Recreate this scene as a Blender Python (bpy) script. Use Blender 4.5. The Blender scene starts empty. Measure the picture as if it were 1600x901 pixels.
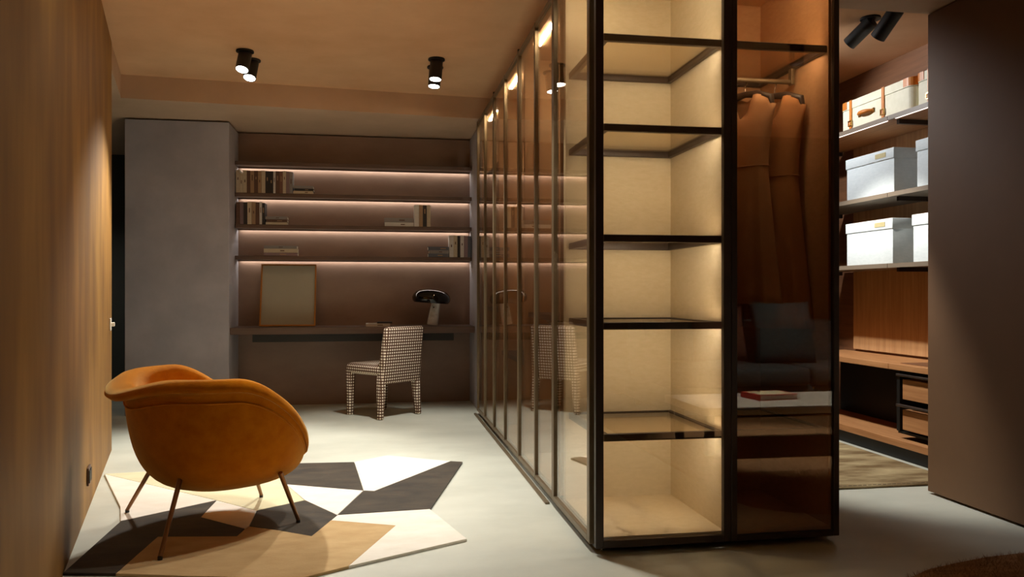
import bpy, bmesh, math, random
from mathutils import Vector, Matrix
random.seed(7)
SC = bpy.context.scene
COL = SC.collection
R = math.radians

# ------------------------------------------------------------------ camera
cam_d = bpy.data.cameras.new('camera')
cam_d.sensor_width = 36.0
cam_d.lens = 1242.0 / 1600.0 * 36.0
cam_d.shift_y = 6.5 / 1600.0
cam_d.clip_start = 0.05
cam = bpy.data.objects.new('camera', cam_d)
COL.objects.link(cam)
cam.location = (0, 0, 1.05)
cam.rotation_euler = (R(90), 0, -math.atan(210 / 1242))
SC.camera = cam

# ------------------------------------------------------------------ world, exposure
w = bpy.data.worlds.new('world'); SC.world = w; w.use_nodes = True
w.node_tree.nodes['Background'].inputs[0].default_value = (0.9, 0.75, 0.6, 1)
w.node_tree.nodes['Background'].inputs[1].default_value = 0.02
SC.view_settings.view_transform = 'Standard'
SC.view_settings.look = 'None'
SC.view_settings.gamma = 1.0
SC.view_settings.use_curve_mapping = False
SC.view_settings.exposure = 0.0
cy = SC.cycles
cy.max_bounces = 10; cy.diffuse_bounces = 4; cy.glossy_bounces = 5
cy.transmission_bounces = 8; cy.transparent_max_bounces = 48
cy.caustics_reflective = False; cy.caustics_refractive = False
cy.sample_clamp_indirect = 4.0
cy.use_denoising = True

# light levels, all in one place
P_ROOM_N = 64.0        # pair above the frame, each
P_ROOM_L = 146.0        # left pair of ceiling spots, each
P_ROOM_R = 86.0        # right pair, each
P_CLOSET = 80.0        # spots inside the walk-in closet
P_TABLE = 330.0        # spot on the coffee table
P_SOFA = 110.0          # spots over the sofa corner
P_WALL_FILL = 9.0         # added unseen fill spots that brighten the streaky wall
E_BAY = 85.0            # light strips of the lit display cabinet
E_UNIT = 210.0          # light strips of the long wardrobe
E_NICHE = 11.0          # light strips under the niche shelves
C_SPOT = (1.0, 0.95, 0.86)
C_LED = (1.0, 0.89, 0.73)
C_HANG = (1.0, 0.80, 0.56)
C_NICHE = (1.0, 0.91, 0.79)

# ------------------------------------------------------------------ materials
def lin(r, g, b):
    f = lambda c: (c / 255 / 12.92) if c / 255 <= 0.04045 else ((c / 255 + 0.055) / 1.055) ** 2.4
    return (f(r), f(g), f(b), 1.0)

def new_mat(name):
    m = bpy.data.materials.new(name); m.use_nodes = True
    nt = m.node_tree
    return m, nt, nt.nodes['Principled BSDF']

def ramp(nt, fac, stops):
    n = nt.nodes.new('ShaderNodeValToRGB')
    el = n.color_ramp.elements
    while len(el) < len(stops): el.new(0.5)
    for e, (p, c) in zip(el, stops): e.position = p; e.color = c
    nt.links.new(fac, n.inputs[0])
    return n.outputs[0]

def coords(nt, kind='Object', scale=(1, 1, 1), rot=(0, 0, 0)):
    t = nt.nodes.new('ShaderNodeTexCoord')
    mp = nt.nodes.new('ShaderNodeMapping')
    mp.inputs['Scale'].default_value = scale
    mp.inputs['Rotation'].default_value = rot
    nt.links.new(t.outputs[kind], mp.inputs[0])
    return mp.outputs[0]

def noise(nt, vec, scale, detail=6, rough=0.6):
    n = nt.nodes.new('ShaderNodeTexNoise')
    n.inputs['Scale'].default_value = scale
    n.inputs['Detail'].default_value = detail
    n.inputs['Roughness'].default_value = rough
    nt.links.new(vec, n.inputs['Vector'])
    return n.outputs['Fac']

def bump(nt, bsdf, fac, strength, dist=0.01):
    b = nt.nodes.new('ShaderNodeBump')
    b.inputs['Strength'].default_value = strength
    b.inputs['Distance'].default_value = dist
    nt.links.new(fac, b.inputs['Height'])
    nt.links.new(b.outputs[0], bsdf.inputs['Normal'])

def mottled(name, c1, c2, scale=2.0, stretch=(1, 1, 1), rough=0.7, bstr=0.1, fine=40, metallic=0.0, lo=0.3, hi=0.7, sheen=0.0, spec=0.5):
    m, nt, b = new_mat(name)
    v = coords(nt, scale=stretch)
    n1 = noise(nt, v, scale)
    col = ramp(nt, n1, [(lo, c1), (hi, c2)])
    nt.links.new(col, b.inputs['Base Color'])
    b.inputs['Roughness'].default_value = rough
    b.inputs['Metallic'].default_value = metallic
    b.inputs['Specular IOR Level'].default_value = spec
    if sheen:
        b.inputs['Sheen Weight'].default_value = sheen
        b.inputs['Sheen Roughness'].default_value = 0.4
    if bstr:
        bump(nt, b, noise(nt, v, fine, 4), bstr, 0.004)
    return m

def wood(name, c1, c2, axis='Z', scale=1.0, rough=0.5):
    s = {'Z': (26, 26, 1.6), 'Y': (26, 1.6, 26), 'X': (1.6, 26, 26)}[axis]
    return mottled(name, c1, c2, 1.6 * scale, s, rough, 0.08, 6)

def emit(name, col, strength):
    m = bpy.data.materials.new(name); m.use_nodes = True
    nt = m.node_tree; nt.nodes.clear()
    e = nt.nodes.new('ShaderNodeEmission'); o = nt.nodes.new('ShaderNodeOutputMaterial')
    e.inputs[0].default_value = (*col[:3], 1); e.inputs[1].default_value = strength
    nt.links.new(e.outputs[0], o.inputs[0])
    return m

def glass(name, tint, r0=0.05, rough=0.0):
    m = bpy.data.materials.new(name); m.use_nodes = True
    nt = m.node_tree; nt.nodes.clear()
    N, L = nt.nodes.new, nt.links.new
    g = N('ShaderNodeNewGeometry')
    dot = N('ShaderNodeVectorMath'); dot.operation = 'DOT_PRODUCT'
    L(g.outputs['Normal'], dot.inputs[0]); L(g.outputs['Incoming'], dot.inputs[1])
    ab = N('ShaderNodeMath'); ab.operation = 'ABSOLUTE'; L(dot.outputs['Value'], ab.inputs[0])
    om = N('ShaderNodeMath'); om.operation = 'SUBTRACT'; om.inputs[0].default_value = 1; L(ab.outputs[0], om.inputs[1])
    pw = N('ShaderNodeMath'); pw.operation = 'POWER'; pw.inputs[1].default_value = 5; L(om.outputs[0], pw.inputs[0])
    ma = N('ShaderNodeMath'); ma.operation = 'MULTIPLY_ADD'; ma.inputs[1].default_value = 1 - r0; ma.inputs[2].default_value = r0
    L(pw.outputs[0], ma.inputs[0])
    tr = N('ShaderNodeBsdfTransparent'); tr.inputs[0].default_value = tint
    gl = N('ShaderNodeBsdfGlossy'); gl.inputs['Roughness'].default_value = rough
    gl.inputs[0].default_value = (1, 0.97, 0.92, 1)
    mx = N('ShaderNodeMixShader'); o = N('ShaderNodeOutputMaterial')
    L(ma.outputs[0], mx.inputs[0]); L(tr.outputs[0], mx.inputs[1]); L(gl.outputs[0], mx.inputs[2])
    L(mx.outputs[0], o.inputs[0])
    return m

def streaky():
    m, nt, b = new_mat('streaked_wall_fabric')
    v1 = coords(nt, scale=(2.6, 2.6, 0.7)); v2 = coords(nt, scale=(1, 1, 0.5))
    n1 = noise(nt, v1, 1.5, 4, 0.5); n2 = noise(nt, v2, 1.5, 3, 0.5)
    ad = nt.nodes.new('ShaderNodeMath'); ad.operation = 'MULTIPLY_ADD'; ad.inputs[1].default_value = 0.6
    nt.links.new(n1, ad.inputs[0])
    m2 = nt.nodes.new('ShaderNodeMath'); m2.operation = 'MULTIPLY'; m2.inputs[1].default_value = 0.4
    nt.links.new(n2, m2.inputs[0]); nt.links.new(m2.outputs[0], ad.inputs[2])
    col = ramp(nt, ad.outputs[0], [(0.30, lin(106, 70, 30)), (0.5, lin(142, 102, 44)), (0.68, lin(178, 134, 62))])
    nt.links.new(col, b.inputs['Base Color'])
    b.inputs['Roughness'].default_value = 0.6
    return m

M = {}
M['floor'] = mottled('floor_resin', lin(190, 193, 180), lin(215, 218, 205), 1.3, (1, 1.6, 1), 0.42, 0.05, 22)
M['ceiling'] = mottled('ceiling_plaster', lin(214, 168, 126), lin(234, 192, 150), 1.4, (1, 1, 1), 0.85, 0.12, 12)
M['soffit'] = mottled('soffit_plaster', lin(196, 166, 138), lin(214, 184, 156), 1.4, (1, 1, 1), 0.85, 0.12, 12)
M['wall_left'] = streaky()
M['plaster_grey'] = mottled('grey_plaster', lin(164, 162, 172), lin(184, 181, 190), 3.0, (1, 1, 1), 0.8, 0.15, 30)
M['niche'] = mottled('brown_niche_panel', lin(134, 108, 94), lin(152, 126, 110), 2.2, (1, 1, 2), 0.5, 0.05, 30)
M['shelf_brown'] = wood('brown_shelf_veneer', lin(88, 68, 58), lin(106, 84, 72), 'X', 1, 0.45)
M['dark_wall'] = mottled('dark_far_wall', lin(70, 72, 68), lin(80, 82, 76), 2, rough=0.8)
M['black'] = mottled('black_matt', lin(20, 19, 18), lin(26, 24, 22), 6, rough=0.5, bstr=0)
M['panel_brown'] = mottled('dark_brown_panel', lin(122, 90, 62), lin(132, 98, 68), 1.5, rough=0.7, bstr=0.05, fine=60)
M['bronze'] = mottled('bronze_metal', lin(112, 98, 74), lin(126, 110, 86), 8, rough=0.4, bstr=0, metallic=0.4)
M['bronze_dark'] = mottled('dark_bronze_metal', lin(58, 47, 40), lin(68, 56, 48), 8, rough=0.4, bstr=0, metallic=0.3)
M['cream'] = mottled('cream_woven_panel', lin(220, 205, 172), lin(230, 216, 186), 30, (1, 1, 2.5), 0.75, 0.2, 60)
M['cream_brown'] = mottled('brown_woven_panel', lin(190, 148, 106), lin(204, 162, 118), 30, (1, 1, 2.5), 0.75, 0.2, 60)
M['glass'] = glass('bronze_glass', (0.92, 0.875, 0.81, 1), 0.095)
M['glass_dark'] = glass('dark_bronze_glass', (0.89, 0.80, 0.70, 1), 0.08)
M['glass_shelf'] = glass('shelf_glass', (0.93, 0.88, 0.80, 1), 0.03)
M['led_bay'] = emit('led_cabinet', C_LED, E_BAY)
M['led_hang'] = emit('led_hanging', C_HANG, E_BAY * 1.1)
M['led_unit'] = emit('led_wardrobe', (1, 0.85, 0.62), E_UNIT)
M['led_niche'] = emit('led_niche', C_NICHE, E_NICHE)
M['led_closet'] = emit('led_closet', (1, 0.88, 0.78), 1.6)
M['lens'] = emit('spot_lens', (1, 0.95, 0.86), 14)
M['oak'] = wood('oak_veneer', lin(190, 142, 96), lin(214, 168, 120), 'Z', 1, 0.5)
M['oak_y'] = wood('oak_board', lin(172, 118, 74), lin(200, 146, 96), 'Y', 1, 0.5)
M['oak_dark'] = wood('dark_oak', lin(110, 74, 50), lin(134, 92, 62), 'Y', 1, 0.5)
M['shelf_grey'] = mottled('greige_lacquer', lin(118, 104, 88), lin(126, 112, 96), 4, rough=0.5, bstr=0)
M['box_white'] = mottled('white_linen_box', lin(210, 220, 222), lin(222, 230, 232), 30, (1, 1, 3), 0.8, 0.1, 60)
M['tag'] = mottled('beige_label', lin(180, 168, 122), lin(190, 178, 134), 10, rough=0.6, bstr=0)
M['trunk'] = mottled('cream_canvas', lin(220, 216, 190), lin(232, 228, 204), 20, rough=0.6, bstr=0.05)
M['leather'] = mottled('tan_leather', lin(190, 112, 34), lin(212, 132, 48), 10, rough=0.45, bstr=0.1, fine=80)
M['brass'] = mottled('brass', lin(200, 160, 90), lin(220, 180, 110), 8, rough=0.25, bstr=0, metallic=1)
M['leg_metal'] = mottled('bronze_leg_metal', lin(120, 84, 54), lin(140, 100, 66), 8, rough=0.28, bstr=0, metallic=0.9)
M['velvet'] = mottled('orange_velvet', lin(182, 100, 8), lin(206, 125, 18), 14, (1, 1, 1), 1.0, 0.5, 260, sheen=0.8, spec=0.03)
M['velvet'].node_tree.nodes['Principled BSDF'].inputs['Sheen Tint'].default_value = (1.0, 0.78, 0.32, 1)
M['white_paint'] = mottled('white_plastic', lin(222, 214, 200), lin(228, 220, 206), 5, rough=0.4, bstr=0)
M['marble'] = mottled('white_marble', lin(170, 166, 160), lin(226, 224, 220), 7, (1, 1, 1), 0.25, 0, 10, lo=0.32, hi=0.5)
M['gloss_black'] = mottled('gloss_black_metal', lin(14, 11, 10), lin(20, 15, 13), 3, rough=0.06, bstr=0)
M['frosted'] = mottled('frosted_disc', lin(150, 160, 158), lin(160, 168, 164), 3, rough=0.5, bstr=0)
M['gold_frame'] = mottled('gilt_frame', lin(176, 120, 58), lin(196, 140, 72), 6, rough=0.35, bstr=0, metallic=0.6)
M['canvas'] = mottled('grey_print', lin(166, 162, 148), lin(178, 174, 158), 1.5, rough=0.3, bstr=0)
M['pages'] = mottled('book_pages', lin(200, 188, 168), lin(214, 204, 186), 60, (1, 1, 1), 0.85, 0.1, 120)
M['rug_black'] = mottled('rug_black_pile', lin(42, 36, 28), lin(72, 62, 48), 5, (1, 2.2, 1), 0.9, 0.5, 120, lo=0.35, hi=0.7, sheen=0.15)
M['rug_white'] = mottled('rug_ivory_pile', lin(232, 226, 212), lin(244, 239, 228), 6, (1, 2, 1), 0.95, 0.4, 120)
M['rug_tan'] = mottled('rug_tan_pile', lin(184, 152, 104), lin(202, 172, 124), 6, (1, 2, 1), 0.95, 0.4, 120)
M['rug_sage'] = mottled('rug_sand_pile', lin(212, 208, 172), lin(224, 220, 186), 6, (1, 2, 1), 0.95, 0.4, 120)
M['closet_rug'] = mottled('closet_rug_weave', lin(112, 88, 54), lin(190, 172, 130), 2.2, (1, 3.4, 1), 0.95, 0.6, 60, lo=0.38, hi=0.68)
M['shag'] = mottled('brown_shag', lin(150, 112, 74), lin(186, 146, 102), 9, (1, 4, 1), 0.95, 0.9, 60)
M['dress_a'] = mottled('taupe_wool', lin(176, 132, 92), lin(190, 146, 104), 9, (1, 1, 1), 0.9, 0.2, 120)
M['dress_b'] = mottled('camel_wool', lin(168, 116, 70), lin(184, 130, 82), 9, (1, 1, 1), 0.9, 0.2, 120)
M['hanger'] = mottled('dark_wood_hanger', lin(52, 42, 36), lin(62, 50, 42), 9, rough=0.4, bstr=0)
M['chrome'] = mottled('polished_steel', lin(190, 186, 180), lin(200, 196, 190), 9, rough=0.15, bstr=0, metallic=1)
M['sofa'] = mottled('blue_grey_sofa_fabric', lin(96, 108, 112), lin(110, 122, 126), 6, rough=0.9, bstr=0.3, fine=140)
M['cushion'] = mottled('teal_cushion_fabric', lin(70, 92, 98), lin(84, 106, 112), 6, rough=0.9, bstr=0.3, fine=140)
M['cushion_red'] = mottled('rust_cushion_fabric', lin(128, 84, 70), lin(142, 96, 80), 6, rough=0.9, bstr=0.3, fine=140)
M['stone'] = mottled('pale_stone_top', lin(206, 204, 192), lin(224, 222, 212), 3, rough=0.35, bstr=0.03)
M['red'] = mottled('red_book_cloth', lin(190, 30, 30), lin(204, 40, 38), 8, rough=0.5, bstr=0)
M['plain_wall'] = mottled('warm_plaster_wall', lin(110, 92, 74), lin(124, 104, 84), 2, rough=0.85)

def houndstooth():
    m, nt, b = new_mat('dotted_houndstooth')
    N, L = nt.nodes.new, nt.links.new
    uv = N('ShaderNodeUVMap'); uv.uv_map = 'UVMap'
    sc = N('ShaderNodeVectorMath'); sc.operation = 'SCALE'; sc.inputs['Scale'].default_value = 1 / 0.0245
    L(uv.outputs[0], sc.inputs[0])
    fr = N('ShaderNodeVectorMath'); fr.operation = 'FRACTION'; L(sc.outputs[0], fr.inputs[0])
    sb = N('ShaderNodeVectorMath'); sb.operation = 'SUBTRACT'; sb.inputs[1].default_value = (0.5, 0.5, 0); L(fr.outputs[0], sb.inputs[0])
    mn = N('ShaderNodeVectorMath'); mn.operation = 'LENGTH'; L(sb.outputs[0], mn.inputs[0])
    col = ramp(nt, mn.outputs['Value'], [(0.0, lin(238, 226, 206)), (0.28, lin(250, 240, 222)), (0.35, lin(98, 70, 54)), (1.0, lin(84, 60, 48))])
    L(col, b.inputs['Base Color']); b.inputs['Roughness'].default_value = 0.9
    b.inputs['Specular IOR Level'].default_value = 0.1
    return m
M['houndstooth'] = houndstooth()

BOOKC = {'cream': lin(192, 176, 152), 'white': lin(206, 200, 194), 'tan': lin(160, 130, 100), 'brown': lin(96, 68, 54),
         'dark': lin(46, 40, 40), 'grey': lin(136, 130, 128), 'rust': lin(120, 82, 66), 'mauve': lin(130, 108, 110), 'slate': lin(92, 96, 106)}
for k, c in BOOKC.items():
    M['bk_' + k] = mottled('book_cloth_' + k, tuple(x * 0.9 for x in c[:3]) + (1,), c, 18, (1, 1, 4), 0.6, 0, 10)

# ------------------------------------------------------------------ mesh helpers
ORG = {}
def org(p): return ORG.get(p.name, Vector((0, 0, 0))) if p else Vector((0, 0, 0))

def link(name, me, mat, parent=None, smooth=False):
    o = bpy.data.objects.new(name, me); COL.objects.link(o)
    if mat is not None: me.materials.append(M[mat] if isinstance(mat, str) else mat)
    if parent:
        o.parent = parent
        ORG[o.name] = org(parent)
    if smooth:
        for p in me.polygons: p.use_smooth = True
    return o

def finish(name, bm, mat, parent=None, smooth=False, uvbox=False):
    off = org(parent)
    if off.length: bmesh.ops.translate(bm, verts=bm.verts, vec=-off)
    bmesh.ops.recalc_face_normals(bm, faces=bm.faces)
    me = bpy.data.meshes.new(name)
    if uvbox:
        uvl = bm.loops.layers.uv.new('UVMap')
        for f in bm.faces:
            n = f.normal; ax = max(range(3), key=lambda i: abs(n[i]))
            for l in f.loops:
                c = l.vert.co
                l[uvl].uv = {0: (c.y, c.z), 1: (c.x, c.z), 2: (c.x, c.y)}[ax]
    bm.to_mesh(me); bm.free()
    if smooth == 'auto':
        o = link(name, me, mat, parent)
        for p in me.polygons: p.use_smooth = True
        try: me.set_sharp_from_angle(angle=R(40))
        except Exception: pass
        return o
    return link(name, me, mat, parent, smooth)

def add_box(bm, x0, x1, y0, y1, z0, z1, bev=0.0, seg=2):
    r = bmesh.ops.create_cube(bm, size=1.0)
    vs = r['verts']
    for v in vs:
        v.co.x = x0 + (v.co.x + 0.5) * (x1 - x0); v.co.y = y0 + (v.co.y + 0.5) * (y1 - y0); v.co.z = z0 + (v.co.z + 0.5) * (z1 - z0)
    if bev:
        es = list({e for v in vs for e in v.link_edges})
        bmesh.ops.bevel(bm, geom=es, offset=bev, segments=seg, affect='EDGES', profile=0.5)
    return vs

def box(name, x0, x1, y0, y1, z0, z1, mat, parent=None, bev=0.0, seg=2):
    bm = bmesh.new(); add_box(bm, min(x0, x1), max(x0, x1), min(y0, y1), max(y0, y1), min(z0, z1), max(z0, z1), bev, seg)
    return finish(name, bm, mat, parent, 'auto' if bev and seg > 1 else False)

def prism(name, pts, z0, z1, mat, parent=None, bev=0.0):
    bm = bmesh.new()
    a = [bm.verts.new((x, y, z0)) for x, y in pts]; b = [bm.verts.new((x, y, z1)) for x, y in pts]
    n = len(pts)
    bm.faces.new(a[::-1]); top = bm.faces.new(b)
    for i in range(n): bm.faces.new((a[i], a[(i + 1) % n], b[(i + 1) % n], b[i]))
    if bev: bmesh.ops.bevel(bm, geom=list(top.edges), offset=bev, segments=2, affect='EDGES', profile=0.5)
    return finish(name, bm, mat, parent)

def add_lathe(bm, prof, n=32, mtx=None):
    rings = []
    for r, z in prof:
        if r < 1e-6: rings.append([bm.verts.new((0, 0, z))])
        else: rings.append([bm.verts.new((r * math.cos(2 * math.pi * i / n), r * math.sin(2 * math.pi * i / n), z)) for i in range(n)])
    for a, b in zip(rings, rings[1:]):
        for i in range(n):
            j = (i + 1) % n
            if len(a) == 1 and len(b) == 1: continue
            if len(a) == 1: bm.faces.new((a[0], b[i], b[j]))
            elif len(b) == 1: bm.faces.new((a[i], a[j], b[0]))
            else: bm.faces.new((a[i], a[j], b[j], b[i]))
    if mtx is not None:
        vs = [v for r in rings for v in r]
        bmesh.ops.transform(bm, matrix=mtx, verts=vs)

def lathe(name, prof, mat, parent=None, n=32, mtx=None):
    bm = bmesh.new(); add_lathe(bm, prof, n, mtx)
    return finish(name, bm, mat, parent, 'auto')

def add_tube(bm, pts, rad, n=12):
    pts = [Vector(p) for p in pts]
    rads = rad if isinstance(rad, (list, tuple)) else [rad] * len(pts)
    rings = []; prev = None
    for i, p in enumerate(pts):
        t = (pts[min(i + 1, len(pts) - 1)] - pts[max(i - 1, 0)]).normalized()
        u = (prev - t * prev.dot(t)).normalized() if prev is not None else t.orthogonal().normalized()
        prev = u; v = t.cross(u)
        rings.append([bm.verts.new(p + (u * math.cos(2 * math.pi * k / n) + v * math.sin(2 * math.pi * k / n)) * rads[i]) for k in range(n)])
    for a, b in zip(rings, rings[1:]):
        for k in range(n): bm.faces.new((a[k], a[(k + 1) % n], b[(k + 1) % n], b[k]))
    bm.faces.new(rings[0][::-1]); bm.faces.new(rings[-1])

def tube(name, pts, rad, mat, parent=None, n=12):
    bm = bmesh.new(); add_tube(bm, pts, rad, n)
    return finish(name, bm, mat, parent, 'auto')

def tag(o, label, cat=None, group=None, kind=None):
    if label: o['label'] = label
    if cat: o['category'] = cat
    if group: o['group'] = group
    if kind: o['kind'] = kind
    return o

def thing(name, loc, label, cat, group=None, rotz=0.0, local=False):
    o = bpy.data.objects.new(name, None); COL.objects.link(o)
    o.empty_display_size = 0.1
    o.location = loc; o.rotation_euler = (0, 0, rotz)
    ORG[o.name] = Vector((0, 0, 0)) if local else Vector(loc)
    return tag(o, label, cat, group)

def structure(o, label=None):
    o['kind'] = 'structure'
    if label: o['label'] = label
    return o

# ------------------------------------------------------------------ the setting
H1, H2 = 2.72, 2.54      # raised ceiling, lowered soffit
structure(box('floor', -4.2, 5.4, -1.9, 9.4, -0.12, 0.0, 'floor'), 'pale resin floor of the showroom')
structure(box('ceiling', -4.2, 5.4, -1.9, 9.4, H1, H1 + 0.12, 'ceiling'), 'raised brown plaster ceiling with spotlights')
structure(prism('trim_1', [(-1.937, 6.5), (0.93, 6.77), (5.3, 7.18), (5.3, 9.3), (-4.1, 9.3), (-4.1, 5.4), (-1.69, 5.4)], H2, H1, 'soffit'),
          'lowered plaster soffit stepping down before the niche')
# angled streaky wall on the left
dv = Vector((-0.525, 2.186, 0)).normalized(); nv = Vector((-dv.y, dv.x, 0))
def wl(y): return -1.219 - (y - 3.464) * 0.525 / 2.186
pa = Vector((wl(-1.8), -1.8, 0)); pb = Vector((wl(5.68), 5.68, 0))
structure(prism('wall_left', [(pa.x, pa.y), (pb.x, pb.y), ((pb + nv * 0.12).x, (pb + nv * 0.12).y), ((pa + nv * 0.12).x, (pa + nv * 0.12).y)], 0, H1, 'wall_left'),
          'long angled wall with golden brown vertical streaks')
structure(box('wall_far_left', -4.1, -1.5, 9.18, 9.3, 0, H2, 'dark_wall'), 'dark wall at the end of the narrow passage')
structure(box('wall_passage', -4.2, -4.08, 3.0, 9.3, 0, H1, 'dark_wall'))
structure(prism('wall_passage_end', [(-4.2, 3.0), (-4.2, 2.9), (-1.2, 2.9), (-1.25, 3.0)], 0, H1, 'dark_wall'))
structure(box('wall_pier', -2.12, -1.272, 7.21, 8.2, 0, H2 - 0.012, 'plaster_grey', None, 0.004, 1), 'grey plaster pier left of the shelf niche')
structure(box('wall_back', -1.28, 1.0, 7.68, 7.82, 0, H2 - 0.012, 'niche'), 'dark brown back panel of the shelf niche')
structure(box('wall_niche_right', 0.882, 1.05, 6.84, 8.0, 0, H2 - 0.012, 'plaster_grey', None, 0.004, 1), 'grey plaster return wall right of the shelf niche')
structure(box('wall_closet_back', 1.05, 5.3, 7.0, 7.12, 0, H1, 'oak_dark'))
structure(box('wall_closet_right', 3.64, 3.76, 2.2, 7.0, 0, H1, 'oak_dark'), 'wood clad wall behind the closet shelves')
structure(box('wall_partition', 2.92, 5.3, 2.05, 2.2, 0, H1, 'plain_wall'))
structure(box('wall_right', 5.2, 5.32, -1.8, 2.1, 0, H1, 'plain_wall'))
structure(box('wall_behind', -0.2, 5.32, -1.92, -1.8, 0, H1, 'plain_wall'))
structure(box('trim_2', 1.93, 3.64, 3.32, 3.745, 2.51, H1, 'soffit'), 'beige ceiling beam before the walk-in closet')
dp = structure(box('door_1', 2.843, 2.90, 2.24, 3.745, 0.012, 2.505, 'panel_brown', None, 0.003, 1), 'tall dark brown sliding panel at the right edge')
for k in range(2): box('closet_wall_panel', 3.615, 3.64, (4.595, 3.6)[k], (5.6, 4.59)[k], 0.62, 1.225, 'oak', bpy.data.objects['wall_closet_right'])
for k in range(2): box('closet_wall_panel', 3.615, 3.64, (4.595, 3.6)[k], (5.6, 4.59)[k], 1.235, 1.67, 'oak', bpy.data.objects['wall_closet_right'])
for k in range(2): box('closet_wall_panel', 3.615, 3.64, (4.595, 3.6)[k], (5.6, 4.59)[k], 1.69, 2.16, 'oak', bpy.data.objects['wall_closet_right'])

# ------------------------------------------------------------------ ceiling spotlights
def spot(name, loc, aim, label, power, group, length=0.125, rad=0.045, size=72, blend=0.35, lit=True, mount=0.03, col=C_SPOT, recess=0.0):
    t = thing(name, loc, label, 'spotlight', group)
    L = Vector(loc)
    lathe('mount_plate', [(0, 0), (0.058, 0), (0.06, -0.004), (0.06, -0.012), (0, -0.012)], 'black', t, 28, Matrix.Translation(L))
    lathe('swivel_joint', [(0, -0.01), (0.018, -0.01), (0.018, -mount - 0.02), (0, -mount - 0.02)], 'black', t, 16, Matrix.Translation(L))
    piv = L + Vector((0, 0, -mount))
    d = (Vector(aim) - piv).normalized()
    q = d.to_track_quat('-Z', 'Y').to_matrix().to_4x4()
    mtx = Matrix.Translation(piv) @ q
    b = lathe('lamp_body', [(0, 0.014), (rad - 0.004, 0.014), (rad, 0.010), (rad, -length), (rad - 0.004, -length), (rad - 0.004, -length + 0.006 + recess), (0, -length + 0.006 + recess)], 'black', t, 28, mtx)
    lathe('lens', [(0, -length + 0.002 + recess), (rad - 0.005, -length + 0.002 + recess), (rad - 0.005, -length + 0.0055 + recess), (0, -length + 0.0055 + recess)], 'lens' if lit else 'frosted', b, 28, mtx)
    if lit:
        ld = bpy.data.lights.new('spot_lamp', 'SPOT'); ld.energy = power; ld.color = col
        ld.spot_size = R(size); ld.spot_blend = blend; ld.shadow_soft_size = 0.03
        lo = bpy.data.objects.new('spot_lamp', ld); COL.objects.link(lo); lo.parent = t
        pos = piv + d * (length + 0.012)
        lo.location = pos - L; lo.rotation_euler = d.to_track_quat('-Z', 'Y').to_euler()
    return t

G = 'black cylinder spotlights on the raised ceiling'
spot('ceiling_spotlight', (-0.902, 5.717, H1), (-1.2, 4.65, 0), 'black cylinder spotlight on ceiling, nearer one of the left pair', P_ROOM_L, G, size=88, blend=0.55)
spot('ceiling_spotlight', (-0.887, 5.93, H1), (-1.15, 4.85, 0), 'black cylinder spotlight on ceiling, farther one of the left pair', P_ROOM_L, G, size=88, blend=0.55)
spot('ceiling_spotlight', (0.415, 5.69, H1), (0.2, 5.3, 0), 'black cylinder spotlight on ceiling, nearer one of the right pair', P_ROOM_R, G, size=86, blend=0.4)
spot('ceiling_spotlight', (0.42, 5.888, H1), (0.2, 5.5, 0), 'black cylinder spotlight on ceiling, farther one of the right pair', P_ROOM_R, G, size=86, blend=0.4)
spot('ceiling_spotlight', (0.42, 3.72, H1), (0.36, 3.55, 0), 'black cylinder spotlight above the frame, nearest the camera', P_ROOM_N, G, size=76, blend=0.5)
spot('ceiling_spotlight', (0.42, 3.92, H1), (0.36, 3.80, 0), 'black cylinder spotlight above the frame, next to the nearest one', P_ROOM_N, G, size=76, blend=0.5)
spot('passage_fill_spot', (-3.0, 8.0, H2), (-2.6, 8.2, 0), 'black fill spotlight added unseen to lighten the dark passage behind the pier', 14, 'added fill spotlights in the passage', size=120, blend=0.8, recess=0.05)  # added lamp out of view, lifts the dark passage
G = 'tilted spotlights inside the walk-in closet'
spot('closet_spotlight', (2.954, 4.40, H1), (2.5, 5.35, 2.0), 'tilted black spotlight above the closet shelves, left of two', 6, G, 0.17, 0.043, 60, 0.5)
spot('closet_spotlight', (2.98, 4.2, H1), (2.75, 5.0, 1.9), 'tilted black spotlight above the closet shelves, right of two, cut by beam', 6, G, 0.17, 0.045, 60, 0.5)
spot('closet_spotlight', (2.02, 5.35, H1), (3.3, 4.75, 1.75), 'black closet spotlight hidden behind the wardrobe, aimed at the boxes', P_CLOSET, G, 0.17, 0.043, 100, 0.4, col=(0.97, 0.98, 1.0))
spot('closet_spotlight', (2.02, 4.75, H1), (3.1, 4.6, 0.5), 'black closet spotlight hidden behind the wardrobe, aimed at the drawers', P_CLOSET * 2.2, G, 0.17, 0.043, 66, 0.4)
G = 'added fill spotlights near the streaky wall'
for k, y in enumerate((1.1, 2.7)):  # two added lamps out of view, put in to light the streaky wall
    spot('wall_fill_spot', (wl(y) + 0.55, y, H1), (wl(y + 0.25), y + 0.25, 2.05), ('black fill spotlight added above the camera to brighten the streaky wall', 'black fill spotlight added ahead of the camera, above the frame, to brighten the streaky wall')[k], P_WALL_FILL, G, size=88, blend=1.0, recess=0.05)
G = 'spotlights above the sofa corner'
spot('sofa_spotlight', (2.75, 1.25, H1), (2.75, 1.2, 0), 'black spotlight above the coffee table', P_TABLE, G, size=44, blend=0.5, recess=0.05)
spot('sofa_spotlight', (3.6, 0.9, H1), (3.6, 0.2, 0.4), 'black spotlight above the sofa', P_SOFA, G, size=60, blend=0.6, recess=0.05)

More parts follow.
